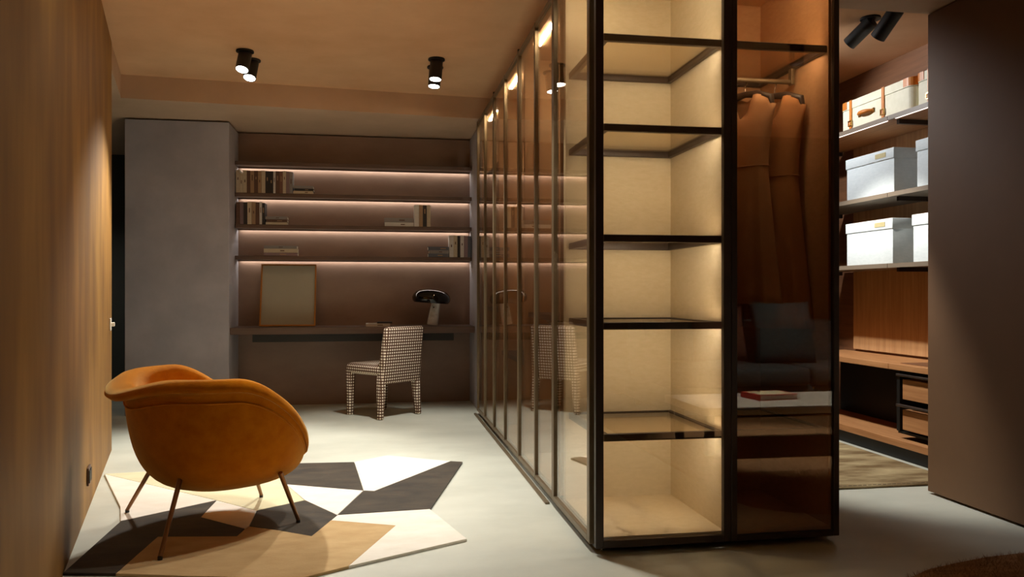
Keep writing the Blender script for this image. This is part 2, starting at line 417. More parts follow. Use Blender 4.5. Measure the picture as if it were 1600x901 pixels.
# ------------------------------------------------------------------ glass wardrobe
WT = 2.525   # top of the wardrobe
def framed_shelf(parent, x0, x1, y0, y1, zt, strip=None):
    t, w = 0.03, 0.022
    s = box('shelf', x0, x1, y0, y0 + w, zt - t, zt, 'bronze_dark', parent, 0.002, 1)      # front rail carries the rest
    box('shelf_rail', x0, x1, y1 - w, y1, zt - t, zt, 'bronze_dark', s, 0.002, 1)
    box('shelf_rail', x0, x0 + w, y0 + w, y1 - w, zt - t, zt, 'bronze_dark', s, 0.002, 1)
    box('shelf_rail', x1 - w, x1, y0 + w, y1 - w, zt - t, zt, 'bronze_dark', s, 0.002, 1)
    box('shelf_pane', x0 + w, x1 - w, y0 + w, y1 - w, zt - 0.012, zt - 0.004, 'glass_shelf', s)
    if strip: box('light_strip', x0 + 0.04, x1 - 0.04, y0 + w, y0 + w + 0.004, zt - t + 0.004, zt - t + 0.014, strip, s)
    return s

def door_front(parent, x0, x1, y, z0, z1, sw, gmat='glass', ):
    d = box('door', x0, x0 + sw, y - 0.012, y + 0.014, z0, z1, 'bronze_dark', parent, 0.002, 1)
    box('door_stile', x1 - sw, x1, y - 0.012, y + 0.014, z0, z1, 'bronze_dark', d, 0.002, 1)
    box('door_rail', x0 + sw, x1 - sw, y - 0.012, y + 0.014, z0, z0 + sw * 0.9, 'bronze_dark', d, 0.002, 1)
    box('door_rail', x0 + sw, x1 - sw, y - 0.012, y + 0.014, z1 - sw, z1, 'bronze_dark', d, 0.002, 1)
    box('door_pane', x0 + sw - 0.004, x1 - sw + 0.004, y - 0.003, y + 0.003, z0 + sw * 0.8, z1 - sw * 0.9, gmat, d)
    return d

# lit display cabinet (left bay of the end)
t = thing('display_cabinet', (0.90, 3.08, 0), 'lit glass display cabinet with cream lining and five framed glass shelves', 'cabinet')
BX0, BX1, BY0, BY1 = 0.895, 1.412, 3.10, 3.70
box('base', 0.87, 1.43, 3.12, 3.76, 0.015, 0.05, 'black', t)
box('bottom_panel', 0.885, BX1, 3.095, 3.74, 0.05, 0.066, 'cream', t)
box('back_panel', 0.885, 1.43, 3.70, 3.74, 0.066, WT - 0.05, 'cream', t)
box('side_panel', BX1, 1.43, 3.095, 3.70, 0.066, WT - 0.05, 'cream', t)
box('top_panel', 0.875, 1.43, 3.095, 3.76, WT - 0.05, WT, 'cream', t)
box('light_strip', 0.93, 1.38, 3.115, 3.123, WT - 0.056, WT - 0.05, 'led_bay', t)
for z in (0.478, 0.930, 1.286, 1.734, 2.098):
    framed_shelf(t, BX0 + 0.006, BX1 - 0.001, BY0 + 0.002, BY1 - 0.001, z, 'led_bay')
lathe('downlight', [(0, 0), (0.02, 0), (0.02, -0.006), (0, -0.006)], 'led_unit', t, 20, Matrix.Translation((0.93, 3.5, WT - 0.051)))
door_front(t, 0.856, 1.4305, 3.075, 0.03, WT, 0.033)
pnl = box('side_frame', 0.846, 0.872, 3.125, 3.165, 0.03, WT, 'bronze', t, 0.003, 1)
box('side_frame_rail', 0.846, 0.872, 3.165, 3.79, 0.03, 0.058, 'bronze', pnl, 0.002, 1)
box('side_frame_rail', 0.846, 0.872, 3.165, 3.79, WT - 0.03, WT, 'bronze', pnl, 0.002, 1)
box('side_frame_stile', 0.846, 0.872, 3.79, 3.822, 0.03, WT, 'bronze', pnl, 0.002, 1)
box('side_pane', 0.856, 0.862, 3.162, 3.794, 0.056, WT - 0.028, 'glass', pnl)
lathe('foot', [(0, 0), (0.012, 0), (0.012, 0.006), (0.006, 0.008), (0.006, 0.016), (0, 0.016)], 'chrome', t, 16, Matrix.Translation((0.90, 3.125, 0)))

# hanging cabinet (right bay of the end)
t = thing('hanging_cabinet', (1.66, 3.08, 0), 'dark glass wardrobe cabinet with hanging rail and dresses', 'wardrobe')
HX0, HX1 = 1.452, 1.882
box('base', 1.435, 1.90, 3.12, 3.76, 0.015, 0.05, 'black', t)
box('bottom_panel', 1.4325, 1.905, 3.095, 3.74, 0.05, 0.066, 'cream_brown', t)
box('back_panel', 1.4325, 1.905, 3.70, 3.74, 0.066, WT - 0.05, 'cream_brown', t)
box('side_panel', 1.4325, HX0, 3.095, 3.70, 0.066, WT - 0.05, 'cream_brown', t)
box('side_panel', HX1, 1.907, 3.095, 3.70, 0.066, WT - 0.05, 'cream_brown', t)
box('top_panel', 1.4325, 1.905, 3.095, 3.76, WT - 0.05, WT, 'cream_brown', t)
box('light_strip', 1.48, 1.86, 3.115, 3.123, WT - 0.056, WT - 0.05, 'led_hang', t)
framed_shelf(t, HX0 + 0.001, HX1 - 0.001, 3.102, 3.699, 2.098, 'led_hang')
framed_shelf(t, HX0 + 0.001, HX1 - 0.001, 3.102, 3.699, 0.478)
rl = tube('hanging_rail', [(HX0 + 0.002, 3.36, 2.008), (1.868, 3.36, 2.008)], 0.011, 'bronze', t, 14)
box('rail_bracket', 1.852, 1.868, 3.345, 3.375, 1.995, 2.068, 'bronze', rl, 0.002, 1)
door_front(t, 1.4315, 1.913, 3.075, 0.03, WT, 0.025, 'glass_dark')
box('side_cover', 1.9075, 1.913, 3.095, 3.76, 0.03, WT, 'bronze_dark', t)

# long wardrobe units behind, glass doors along the left
PY = [3.822, 4.285, 4.803, 5.348, 5.858, 6.375, 6.832]
UN = ['nearest of the three long glass wardrobe units, beside the lit display cabinet',
      'middle of the three long glass wardrobe units along the side',
      'farthest of the three long glass wardrobe units, next to the desk niche']
for u in range(3):
    y0, ym, y1 = PY[2 * u] + 0.001, PY[2 * u + 1], PY[2 * u + 2]
    t = thing('wardrobe_unit', (1.14, (y0 + y1) / 2, 0), UN[u], 'wardrobe', 'long glass wardrobe units')
    box('base', 0.875, 1.42, y0, y1, 0.015, 0.05, 'black', t)
    box('bottom_panel', 0.885, 1.42, y0, y1, 0.05, 0.066, 'cream_brown', t)
    box('top_panel', 0.875, 1.42, y0, y1, WT - 0.05, WT, 'cream_brown', t)
    box('back_panel', 1.40, 1.42, y0, y1, 0.066, WT - 0.05, 'cream_brown', t)
    box('side_panel', 0.89, 1.40, y0, y0 + 0.018, 0.066, WT - 0.05, 'cream_brown', t)
    box('side_panel', 0.89, 1.40, y1 - 0.018, y1, 0.066, WT - 0.05, 'cream_brown', t)
    box('light_strip', 0.905, 0.925, y0 + 0.28, y0 + 0.66, WT - 0.058, WT - 0.05, 'led_unit', t)
    if u == 2:
        s = box('shelf', 0.90, 1.40, y0 + 0.018, y1 - 0.018, 2.02, 2.045, 'bronze_dark', t)
    for z in (0.93,) if u != 1 else (0.62,):
        box('shelf', 0.91, 1.40, y0 + 0.018, y1 - 0.018, z - 0.03, z, 'bronze_dark', t)
    tube('hanging_rail', [(1.15, y0 + 0.018, 2.0), (1.15, y1 - 0.018, 2.0)], 0.011, 'bronze', t)
    for a, b in ((y0, ym), (ym, y1)):
        d = box('door', 0.846, 0.872, b - 0.026, b - 0.001, 0.03, WT, 'bronze', t, 0.002, 1)
        if a == y0: box('door_stile', 0.846, 0.872, a, a + 0.012, 0.03, WT, 'bronze', d, 0.002, 1)
        box('door_rail', 0.848, 0.870, a, b - 0.026, 0.03, 0.056, 'bronze', d, 0.002, 1)
        box('door_rail', 0.848, 0.870, a, b - 0.026, WT - 0.03, WT, 'bronze', d, 0.002, 1)
        box('door_pane', 0.856, 0.862, a + 0.004, b - 0.022, 0.054, WT - 0.028, 'glass', d)
    lathe('foot', [(0, 0), (0.014, 0), (0.014, 0.006), (0.006, 0.008), (0.006, 0.016), (0, 0.016)], 'chrome', t, 16, Matrix.Translation((0.89, y0 + 0.012, 0)))
    lathe('hinge_pin', [(0, 0), (0.012, 0), (0.012, 0.02), (0, 0.02)], 'bronze_dark', t, 12, Matrix.Translation((0.86, y0 + 0.01, WT)))
tr = box('floor_track', 0.820, 0.843, 3.86, 6.83, 0.0, 0.012, 'bronze', None, 0.003, 1)
tag(tr, 'slim bronze floor track along the long glass doors', 'floor track')

# ------------------------------------------------------------------ hanging dresses
def dress(loc, rot, label, mat, top, length, sw, hem, dph):
    t = thing('dress', (loc[0], loc[1], loc[2] - length), label, 'dress', 'dresses on the wardrobe rail', rot, True)
    bm = bmesh.new(); n, ns = 48, 22; rings = []
    for k in range(ns + 1):
        s = k / ns
        wd = sw * (1 - 0.28 * math.sin(min(s / 0.38, 1) * math.pi / 2)) if s < 0.38 else sw * 0.72 + (hem - sw * 0.72) * ((s - 0.38) / 0.62) ** 1.1
        dd = dph * (0.45 + 0.75 * min(s / 0.2, 1)) + (0.03 * (s - 0.38) / 0.62 if s > 0.38 else 0)
        z = length * (1 - s)
        ring = []
        for i in range(n):
            a = 2 * math.pi * i / n; c, sn = math.cos(a), math.sin(a)
            fold = 1 + 0.10 * max(s - 0.3, 0) * math.sin(9 * a + 1.3) + 0.05 * max(s - 0.2, 0) * math.sin(14 * a)
            x = wd * math.copysign(abs(c) ** 0.8, c) * fold; y = dd * math.copysign(abs(sn) ** 0.8, sn) * fold
            zz = z
            f = max(0, 1 - s / 0.3)
            zz -= 0.30 * abs(x) * f                      # sloping shoulders
            if abs(x) < 0.055: zz -= (0.16 if sn < 0 else 0.04) * (1 - abs(x) / 0.055) * max(0, 1 - s / 0.12)   # V neck
            if abs(c) > 0.8 and s < 0.2: zz -= 0.03 * f  # armhole
            ring.append(bm.verts.new((x, y, zz)))
        rings.append(ring)
    for a, b in zip(rings, rings[1:]):
        for i in range(n): bm.faces.new((a[i], a[(i + 1) % n], b[(i + 1) % n], b[i]))
    body = finish('dress_body', bm, mat, t, True)
    so = body.modifiers.new('thickness', 'SOLIDIFY'); so.thickness = 0.004
    tube('waist_seam', [(sw * 0.75 * math.cos(a) * 1.0, (dph * 1.2 + 0.003) * math.sin(a), length * 0.64) for a in [math.pi * 2 * i / 24 for i in range(25)]], 0.003, mat, t, 6)
    h = thing('clothes_hanger', (loc[0], loc[1], loc[2] - 0.01), label.replace('dress', 'hanger') if False else '', 'hanger', 'hangers on the wardrobe rail', rot, True)
    bm = bmesh.new()
    for sgn in (-1, 1):
        add_tube(bm, [(0, 0, 0.0), (sgn * 0.06, 0, -0.008), (sgn * 0.13, 0, -0.035), (sgn * (sw - 0.02), 0, -0.065)], [0.014, 0.018, 0.017, 0.012], 10)
    finish('hanger_bar', bm, 'hanger', h, 'auto')
    tube('hanger_hook', [(0, 0, 0.0), (0, 0, 0.035), (0, 0.012, 0.05), (0, 0.015, 0.066), (0, 0.004, 0.077), (0, -0.010, 0.072), (0, -0.015, 0.062)], 0.0024, 'chrome', h, 8)
    return t, h
d1, h1 = dress((1.635, 3.36, 1.952), R(-60), 'taupe sleeveless dress on rail, left of two', 'dress_a', 0, 0.95, 0.155, 0.165, 0.042)
d2, h2 = dress((1.778, 3.36, 1.952), R(-60), 'camel flared dress on rail, right of two', 'dress_b', 0, 1.06, 0.155, 0.175, 0.042)
h1['label'] = 'dark hanger holding the taupe dress'; h2['label'] = 'dark hanger holding the camel dress'

# ------------------------------------------------------------------ niche: shelves, desk
SZ = [2.205, 1.920, 1.635, 1.350]
SN = ['top one of four brown niche shelves, empty above', 'second brown niche shelf from the top, carrying the long row of books',
      'third brown niche shelf from the top, with books at both ends', 'lowest brown niche shelf, directly above the leaning picture']
for z, lb in zip(SZ, SN):
    t = thing('wall_shelf', (-0.19, 7.59, z), lb, 'shelf', 'lit wall shelves in the niche')
    box('board', -1.269, 0.879, 7.49, 7.678, z, z + 0.034, 'shelf_brown', t, 0.002, 1)
    box('light_strip', -1.25, 0.865, 7.648, 7.672, z - 0.003, z, 'led_niche', t)
    box('light_cover', -1.269, 0.879, 7.628, 7.633, z - 0.011, z, 'shelf_brown', t)
t = thing('wall_desk', (-0.19, 7.45, 0.68), 'long brown floating desk in the niche', 'desk')
box('desk_top', -1.269, 0.879, 7.235, 7.678, 0.682, 0.742, 'shelf_brown', t, 0.003, 1)
dr = box('drawer', -1.09, 0.69, 7.30, 7.66, 0.612, 0.681, 'black', t, 0.002, 1)

# picture leaning on the wall
t = thing('leaning_picture', (-0.81, 7.5, 0.742), 'grey abstract print in thin gilt frame leaning on desk', 'picture')
bm = bmesh.new(); W2, PH = 0.2475, 0.585
for (a, b, c, d) in ((-W2, W2, 0, 0.012), (-W2, W2, PH - 0.012, PH), (-W2, -W2 + 0.012, 0.012, PH - 0.012), (W2 - 0.012, W2, 0.012, PH - 0.012)):
    add_box(bm, a, b, -0.012, 0.018, c, d)
lean = Matrix.Translation((-0.81, 7.49, 0.744)) @ Matrix.Rotation(R(-14), 4, 'X')
bmesh.ops.transform(bm, matrix=lean, verts=bm.verts); finish('frame', bm, 'gold_frame', t)
bm = bmesh.new(); add_box(bm, -W2 + 0.011, W2 - 0.011, 0.0, 0.012, 0.011, PH - 0.011)
bmesh.ops.transform(bm, matrix=lean, verts=bm.verts); finish('print', bm, 'canvas', t)

# mushroom table lamp
t = thing('table_lamp', (0.50, 7.42, 0.742), 'mushroom table lamp with glossy dark shade and tilted marble stem', 'lamp')
tilt = Matrix.Translation((0.502, 7.42, 0.742)) @ Matrix.Rotation(R(9), 4, 'Y')
lathe('stem', [(0, 0.008), (0.05, 0.008), (0.052, 0.012), (0.041, 0.225), (0.036, 0.23), (0, 0.23)], 'marble', t, 32, tilt)
lathe('touch_button', [(0, 0), (0.006, 0), (0.006, 0.004), (0, 0.004)], 'gloss_black', t, 12, Matrix.Translation((0.512, 7.376, 0.915)) @ Matrix.Rotation(R(90), 4, 'X'))
cap = Matrix.Translation((0.49, 7.42, 0.955)) @ Matrix.Rotation(R(4), 4, 'Y')
lathe('lamp_shade', [(0, 0.128), (0.06, 0.126), (0.11, 0.117), (0.145, 0.100), (0.168, 0.074), (0.178, 0.045), (0.174, 0.018), (0.158, 0.0), (0.152, 0.002), (0.166, 0.02), (0.170, 0.045), (0.16, 0.072), (0.138, 0.094), (0.10, 0.110), (0, 0.120)], 'gloss_black', t, 48, cap)
lathe('diffuser', [(0, 0.006), (0.156, 0.006), (0.158, 0.012), (0, 0.014)], 'frosted', t, 40, cap)

# ------------------------------------------------------------------ books
ORDN = ['leftmost', 'second', 'third', 'fourth', 'fifth', 'sixth', 'seventh', 'eighth', 'ninth', 'tenth', 'eleventh', 'twelfth', 'thirteenth', 'fourteenth', 'fifteenth', 'sixteenth']
def book_mesh(parent, tk, hh, dd, col, mtx):
    # spine faces -Y, stands along Z, thickness along X
    bm = bmesh.new()
    c = 0.0025
    add_box(bm, -tk / 2, tk / 2, 0, c, 0, hh)
    add_box(bm, -tk / 2, -tk / 2 + c, c, dd, 0, hh); add_box(bm, tk / 2 - c, tk / 2, c, dd, 0, hh)
    bmesh.ops.transform(bm, matrix=mtx, verts=bm.verts); cv = finish('cover', bm, 'bk_' + col, parent)
    bm = bmesh.new(); add_box(bm, -tk / 2 + c, tk / 2 - c, c, dd - 0.004, 0.003, hh - 0.003)
    bmesh.ops.transform(bm, matrix=mtx, verts=bm.verts); finish('pages', bm, 'pages', parent)
    lc = 'tan' if col in ('brown', 'dark', 'rust', 'slate', 'mauve') else 'brown'
    if tk > 0.016 and random.random() < 0.6:
        f = random.uniform(0.45, 0.62)
        bm = bmesh.new(); add_box(bm, -tk * 0.13, tk * 0.13, -0.0006, 0.0004, hh * f, hh * (f + random.uniform(0.1, 0.26)))
        bmesh.ops.transform(bm, matrix=mtx, verts=bm.verts); finish('spine_title', bm, 'bk_' + lc, cv)

def upright(x, z, specs, where, group, y=7.5, tail=''):
    n = len(specs)
    for i, (col, tk, hh) in enumerate(specs):
        pos = ORDN[i] if i == 0 else (ORDN[i] + ' from left')
        if i == n - 1: pos = 'rightmost'
        t = thing('book', (x + tk / 2, y + 0.06, z), f'{col} upright book, {pos} in {where}', 'book', group)
        yy = y - random.uniform(0, 0.012)
        book_mesh(t, tk - 0.001, hh, 0.135, col, Matrix.Translation((x + tk / 2, yy, z)))
        x += tk
    return x

def lying(x0, x1, z, specs, where, group, y=7.5):
    n = len(specs); nm = {1: ['']}
    for i, (col, tk, dx, w) in enumerate(specs):
        pos = 'bottom' if i == 0 else ('top' if i == n - 1 else 'middle' if n == 3 else ORDN[i] + ' from bottom')
        cx = (x0 + x1) / 2 + dx
        t = thing('book', (cx, y + 0.06, z), f'{col} flat book, {pos} of {where}', 'book', group)
        L = (x1 - x0) * w
        m = Matrix.Translation((cx - L / 2, y - random.uniform(0, 0.008), z + tk / 2)) @ Matrix.Rotation(R(90), 4, 'Y') @ Matrix.Translation((0, 0, 0))
        book_mesh(t, tk - 0.0008, L, 0.14, col, m)
        z += tk

zA, zB, zC = SZ[1] + 0.0345, SZ[2] + 0.0345, SZ[3] + 0.0345
tk = [('cream', .034, .205), ('cream', .026, .175), ('cream', .034, .205), ('brown', .030, .20), ('tan', .034, .20), ('brown', .034, .20), ('tan', .030, .20), ('cream', .034, .204),
      ('dark', .034, .20), ('dark', .036, .198), ('white', .020, .20), ('brown', .034, .20), ('rust', .030, .20), ('cream', .028, .204), ('mauve', .030, .20), ('grey', .028, .198)]
xe = upright(-1.262, zA, tk, 'the long row on the second niche shelf', 'books on the niche shelves')
lying(xe + 0.004, -0.585, zA, [('cream', .026, 0, .98), ('dark', .022, .01, .94), ('grey', .026, .002, 1.0)], 'the stack beside the long book row', 'books on the niche shelves')
xe = upright(-1.262, zB, [('brown', .034, .20), ('mauve', .032, .202), ('dark', .034, .198), ('cream', .036, .204), ('tan', .034, .204), ('brown', .034, .20), ('white', .022, .205), ('dark', .026, .195)],
             'the left row on the third niche shelf', 'books on the niche shelves')
lying(xe + 0.004, -0.812, zB, [('cream', .022, 0, .96), ('brown', .026, .004, .94), ('grey', .026, 0, 1.0)], 'the stack beside the left row on the third shelf', 'books on the niche shelves')
lying(0.065, 0.334, zB, [('white', .036, 0, 1.0), ('grey', .042, -.004, 1.0)], 'the stack at the right of the third shelf', 'books on the niche shelves')
upright(0.339, zB, [('white', .044, .202), ('tan', .036, .202), ('dark', .036, .2), ('cream', .036, .202)], 'the right row on the third niche shelf', 'books on the niche shelves')
lying(-1.021, -0.722, zC, [('mauve', .030, 0, 1.0), ('cream', .036, 0, .99), ('grey', .028, -.002, .97)], 'the stack above the leaning picture', 'books on the niche shelves')
lying(0.469, 0.664, zC, [('slate', .034, 0, .99), ('grey', .030, .005, .96), ('slate', .034, 0, 1.0)], 'the stack at the right of the lowest shelf', 'books on the niche shelves')
upright(0.668, zC, [('white', .040, .205), ('cream', .036, .205), ('dark', .028, .202), ('white', .034, .205), ('mauve', .036, .203), ('slate', .032, .202)], 'the right row on the lowest niche shelf', 'books on the niche shelves')
lying(-0.105, 0.112, 0.7425, [('white', .028, 0, 1.0), ('dark', .014, .06, .62)], 'the pair lying on the desk', 'books on the desk', 7.30)

# ------------------------------------------------------------------ dining chair in dotted fabric
t = thing('desk_chair', (0.0445, 6.95, 0), 'upholstered chair in brown and cream dotted houndstooth before the desk', 'chair', None, R(41), True)
def fab(name, fn, bev, seg=4):
    bm = bmesh.new(); fn(bm)
    bmesh.ops.bevel(bm, geom=list(bm.edges), offset=bev, segments=seg, affect='EDGES', profile=0.5)
    return finish(name, bm, 'houndstooth', t, 'auto', True)
def hexa(bm, bot, top):
    a = [bm.verts.new(p) for p in bot]; b = [bm.verts.new(p) for p in top]
    bm.faces.new(a[::-1]); bm.faces.new(b)
    for i in range(4): bm.faces.new((a[i], a[(i + 1) % 4], b[(i + 1) % 4], b[i]))
def rect(cx, cy, hx, hy, z): return [(cx - hx, cy - hy, z), (cx + hx, cy - hy, z), (cx + hx, cy + hy, z), (cx - hx, cy + hy, z)]
fab('seat', lambda bm: hexa(bm, rect(0, 0.015, 0.220, 0.222, 0.355), rect(0, 0.015, 0.222, 0.224, 0.45)), 0.04, 5)
fab('backrest', lambda bm: hexa(bm, rect(0, -0.200, 0.222, 0.036, 0.29), rect(0, -0.268, 0.210, 0.032, 0.765)), 0.024)
for sx in (-1, 1):
    fab('leg', lambda bm: hexa(bm, rect(sx * 0.190, 0.207, 0.023, 0.024, 0.0), rect(sx * 0.188, 0.200, 0.030, 0.036, 0.40)), 0.012, 3)
    fab('leg', lambda bm: hexa(bm, rect(sx * 0.216, -0.212, 0.023, 0.024, 0.0), rect(sx * 0.190, -0.200, 0.030, 0.034, 0.36)), 0.012, 3)

# ------------------------------------------------------------------ orange tub armchair
t = thing('tub_armchair', (-0.725, 3.80, 0.012), 'orange velvet tub armchair on thin metal legs', 'armchair', None, R(30), True)
NA = 96
def ssm(a, b, x):
    x = min(max((x - a) / (b - a), 0), 1); return x * x * (3 - 2 * x)
def rim(phi):
    a = abs((phi + math.pi) % (2 * math.pi) - math.pi)       # 0 at the front, pi at the back
    z = 0.29 + 0.355 * ssm(R(14), R(100), a) - 0.05 * ssm(R(130), R(180), a)
    r = 0.405 + 0.03 * ssm(R(20), R(70), a) - 0.045 * ssm(R(110), R(180), a)
    return r, z
def flare(phi):
    a = abs((phi + math.pi) % (2 * math.pi) - math.pi)
    return 0.005 + 0.017 * ssm(R(8), R(60), a) + 0.050 * ssm(R(115), R(175), a)
ZB = 0.165
def shell_pt(phi, tt, inset=0.0):
    r, z = rim(phi)
    rr = r * (1 - (1 - tt) ** 2.6) ** 0.55 * (0.86 + 0.14 * tt) - inset
    zz = ZB + (z - ZB) * tt ** 1.75
    return Vector((rr * math.cos(phi) * 0.96 + 0.0, rr * math.sin(phi), zz))
bm = bmesh.new(); rings = []
NT = 16
def ring(fn): rings.append([bm.verts.new(fn(2 * math.pi * i / NA)) for i in range(NA)])
c0 = bm.verts.new((0, 0, ZB))
for k in range(1, NT + 1): ring(lambda p, k=k: shell_pt(p, k / NT))
def lip(p, dr, dz):
    if dr > 0: dr *= flare(p)
    v = shell_pt(p, 1.0); e = Vector((math.cos(p), math.sin(p), 0)); return v + e * dr + Vector((0, 0, dz))
for dr, dz in ((0.45, -0.014), (0.85, -0.012), (1.1, 0.002), (1.05, 0.018), (0.6, 0.034), (-0.006, 0.041), (-0.030, 0.034), (-0.046, 0.018), (-0.052, -0.004)):
    ring(lambda p, dr=dr, dz=dz: lip(p, dr, dz))
for k in (0.8, 0.6, 0.4, 0.25):
    def inner(p, k=k):
        v = shell_pt(p, 1.0); o = lip(p, -0.052, -0.004); rr = Vector((o.x, o.y, 0))
        zz = 0.30 + (o.z - 0.30) * k; f = 0.80 + 0.20 * k
        return Vector((rr.x * f, rr.y * f, zz))
    ring(inner)
c1 = bm.verts.new((0, 0, 0.34))
for i in range(NA):
    j = (i + 1) % NA
    bm.faces.new((c0, rings[0][j], rings[0][i])); bm.faces.new((rings[-1][i], rings[-1][j], c1))
for a, b in zip(rings, rings[1:]):
    for i in range(NA): bm.faces.new((a[i], a[(i + 1) % NA], b[(i + 1) % NA], b[i]))
sh = finish('shell', bm, 'velvet', t, True)
bm = bmesh.new()
pts = [shell_pt(2 * math.pi * i / NA, 0.93) + Vector((math.cos(2 * math.pi * i / NA), math.sin(2 * math.pi * i / NA), 0)) * 0.001 for i in range(NA + 1)]
add_tube(bm, pts, 0.0045, 8); finish('piping', bm, 'velvet', sh, True)
bm = bmesh.new()
add_lathe(bm, [(0, 0.30), (0.30, 0.30), (0.325, 0.315), (0.335, 0.345), (0.325, 0.375), (0.28, 0.395), (0, 0.405)], 48, Matrix.Translation((0.02, 0, 0)) @ Matrix.Scale(0.95, 4))
finish('seat_cushion', bm, 'velvet', t, True)
rot = Matrix.Rotation(R(-30), 4, 'Z')
for (fx, fy), (tx, ty), tz in (((-1.167, 4.009), (-1.00, 3.86), 0.27), ((-0.834, 3.275), (-0.812, 3.50), 0.26), ((-0.354, 3.703), (-0.42, 3.60), 0.25), ((-0.583, 4.193), (-0.60, 3.98), 0.22)):
    a = rot @ Vector((fx + 0.725, fy - 3.80, 0.0)); b = rot @ Vector((tx + 0.725, ty - 3.80, tz))
    lg = tube('leg', [a + Vector((0, 0, 0.012)), b], [0.0085, 0.011], 'leg_metal', t, 14)
    lathe('foot_cap', [(0, 0.0), (0.0095, 0.0), (0.0095, 0.013), (0, 0.013)], 'black', lg, 14, Matrix.Translation(a))

# ------------------------------------------------------------------ geometric rug
V = dict(a=(-1.545, 4.884), b=(-1.232, 4.123), c=(-1.154, 3.862), d=(-1.152, 3.185), e=(-0.957, 3.145), f=(-0.717, 3.078), g=(-0.282, 2.977), h=(-0.108, 3.082), i=(0.373, 3.341),
         j=(0.249, 3.832), k=(0.516, 4.87), l=(0.444, 4.901), m=(0.061, 5.143), n=(-0.141, 4.973), o=(-0.073, 4.248), p=(-0.017, 4.222), q=(-0.186, 3.80), r=(-0.36, 4.097),
         s=(-0.493, 4.458), t=(-0.569, 3.942), u=(-0.564, 3.682), w=(-0.795, 4.171), x=(-0.809, 3.867), y=(-0.576, 3.65), z=(-0.59, 3.534), A=(-0.925, 3.591), B=(-0.274, 3.481),
         C=(-0.433, 3.601), E=(-0.21, 3.718), F=(0.085, 3.587), G=(-0.60, 5.003))
rg = thing('geometric_rug', (-0.35, 4.0, 0), 'angular rug of black, ivory and tan patches under the orange armchair', 'rug')
def patch(keys, mat):
    pts = [Vector((*V[k], 0)) for k in keys]
    c = sum(pts, Vector()) / len(pts)
    q = [p + (c - p).normalized() * 0.0015 for p in pts]
    return prism('rug_patch', [(v.x, v.y) for v in q], 0.001, 0.012, mat, rg, 0.003)
patch('nGso', 'rug_black')
patch('onml' + 'p', 'rug_white')
patch('plkjq' + 'o', 'rug_black')
patch('orq' [0:1] + 'qrs', 'rug_white')
patch('rqBCut', 'rug_black')
patch('Gawtrs', 'rug_sage')
patch('wxyut', 'rug_white')
patch('abcw', 'rug_white')
patch('cdeAzyxw', 'rug_black')
patch('AefghFEBCuyz', 'rug_tan')
patch('qjihFEB' [:4] + 'hFE', 'rug_white')

# ------------------------------------------------------------------ wall switch and socket on the streaky wall
def on_wall(name, y, z, label, cat, build):
    t = thing(name, (wl(y), y, z), label, cat, None, math.atan2(-dv.x, dv.y), True)   # local +X points off the wall
    build(t); return t
def sw(t):
    p = box('plate', 0.001, 0.009, -0.04, 0.04, -0.04, 0.04, 'white_paint', t, 0.002, 1)
    box('rocker', 0.009, 0.03, -0.014, 0.014, -0.013, 0.013, 'white_paint', t, 0.003, 1)
on_wall('wall_switch', 5.50, 0.845, 'small white switch with square knob at the end of streaky wall', 'switch', sw)
def so(t):
    p = box('plate', 0.001, 0.010, -0.055, 0.055, -0.042, 0.042, 'shelf_brown', t, 0.002, 1)
    for yy in (-0.032, 0.03):
        b = box('socket_insert', 0.010, 0.014, yy - 0.022, yy + 0.022, -0.03, 0.03, 'black', t, 0.002, 1)
so_t = on_wall('wall_socket', 4.1, 0.175, 'dark power socket low on the streaky wall', 'socket', so)

# ------------------------------------------------------------------ walk-in closet furniture
CX0 = 3.205
SH = [(2.150, 2.172, 'top closet shelf carrying the cream trunks'), (1.662, 1.684, 'middle closet shelf carrying white boxes'), (1.212, 1.234, 'lower closet shelf carrying white boxes')]
for z0, z1, lb in SH:
    t = thing('closet_shelf', (3.4, 4.6, z0), lb, 'shelf', 'closet shelves')
    for a, b in ((4.592, 5.75), (3.55, 4.588)):
        bd = box('board', CX0, 3.612, a, b, z0, z1, 'shelf_grey' if z0 < 2.1 else 'oak_y', t, 0.002, 1)
        box('shelf_support', 3.26, 3.60, b - 0.03, b - 0.005, z0 - 0.028, z0, 'bronze_dark', bd)
        box('edge_trim', CX0 - 0.006, CX0, a, b, z0 - 0.004, z1 + 0.002, 'shelf_grey', bd)
        if z0 > 2.1: box('light_strip', CX0 + 0.004, CX0 + 0.014, a + 0.02, b - 0.06, z0 - 0.006, z0, 'led_closet', bd)
t = thing('closet_console', (3.4, 4.6, 0), 'low wooden closet console with two drawers', 'console')
for a, b in ((4.592, 5.75), (3.55, 4.588)): box('console_top', CX0, 3.635, a, b, 0.565, 0.602, 'oak_y', t, 0.002, 1)
box('desk_pad', 3.27, 3.55, 3.9, 4.56, 0.602, 0.605, 'oak_dark', t)
box('lower_board', CX0, 3.635, 3.55, 5.75, 0.088, 0.132, 'oak_y', t, 0.002, 1)
box('plinth', 3.245, 3.62, 3.55, 5.75, 0.0, 0.088, 'black', t)
box('back_board', 3.60, 3.635, 3.55, 5.75, 0.132, 0.565, 'black', t)
box('divider', 3.24, 3.60, 4.525, 4.555, 0.18, 0.565, 'black', t)
box('divider', 3.24, 3.60, 3.60, 3.62, 0.18, 0.565, 'black', t)
box('drawer_base', 3.25, 3.60, 3.60, 4.555, 0.165, 0.18, 'black', t)
for z0, z1 in ((0.385, 0.51), (0.195, 0.32)):
    d = box('drawer', 3.235, 3.58, 3.64, 4.492, z0, z1, 'oak_y', t, 0.002, 1)
    box('handle', 3.205, 3.235, 3.63, 4.52, z1 + 0.02, z1 + 0.034, 'bronze_dark', d, 0.003, 1)

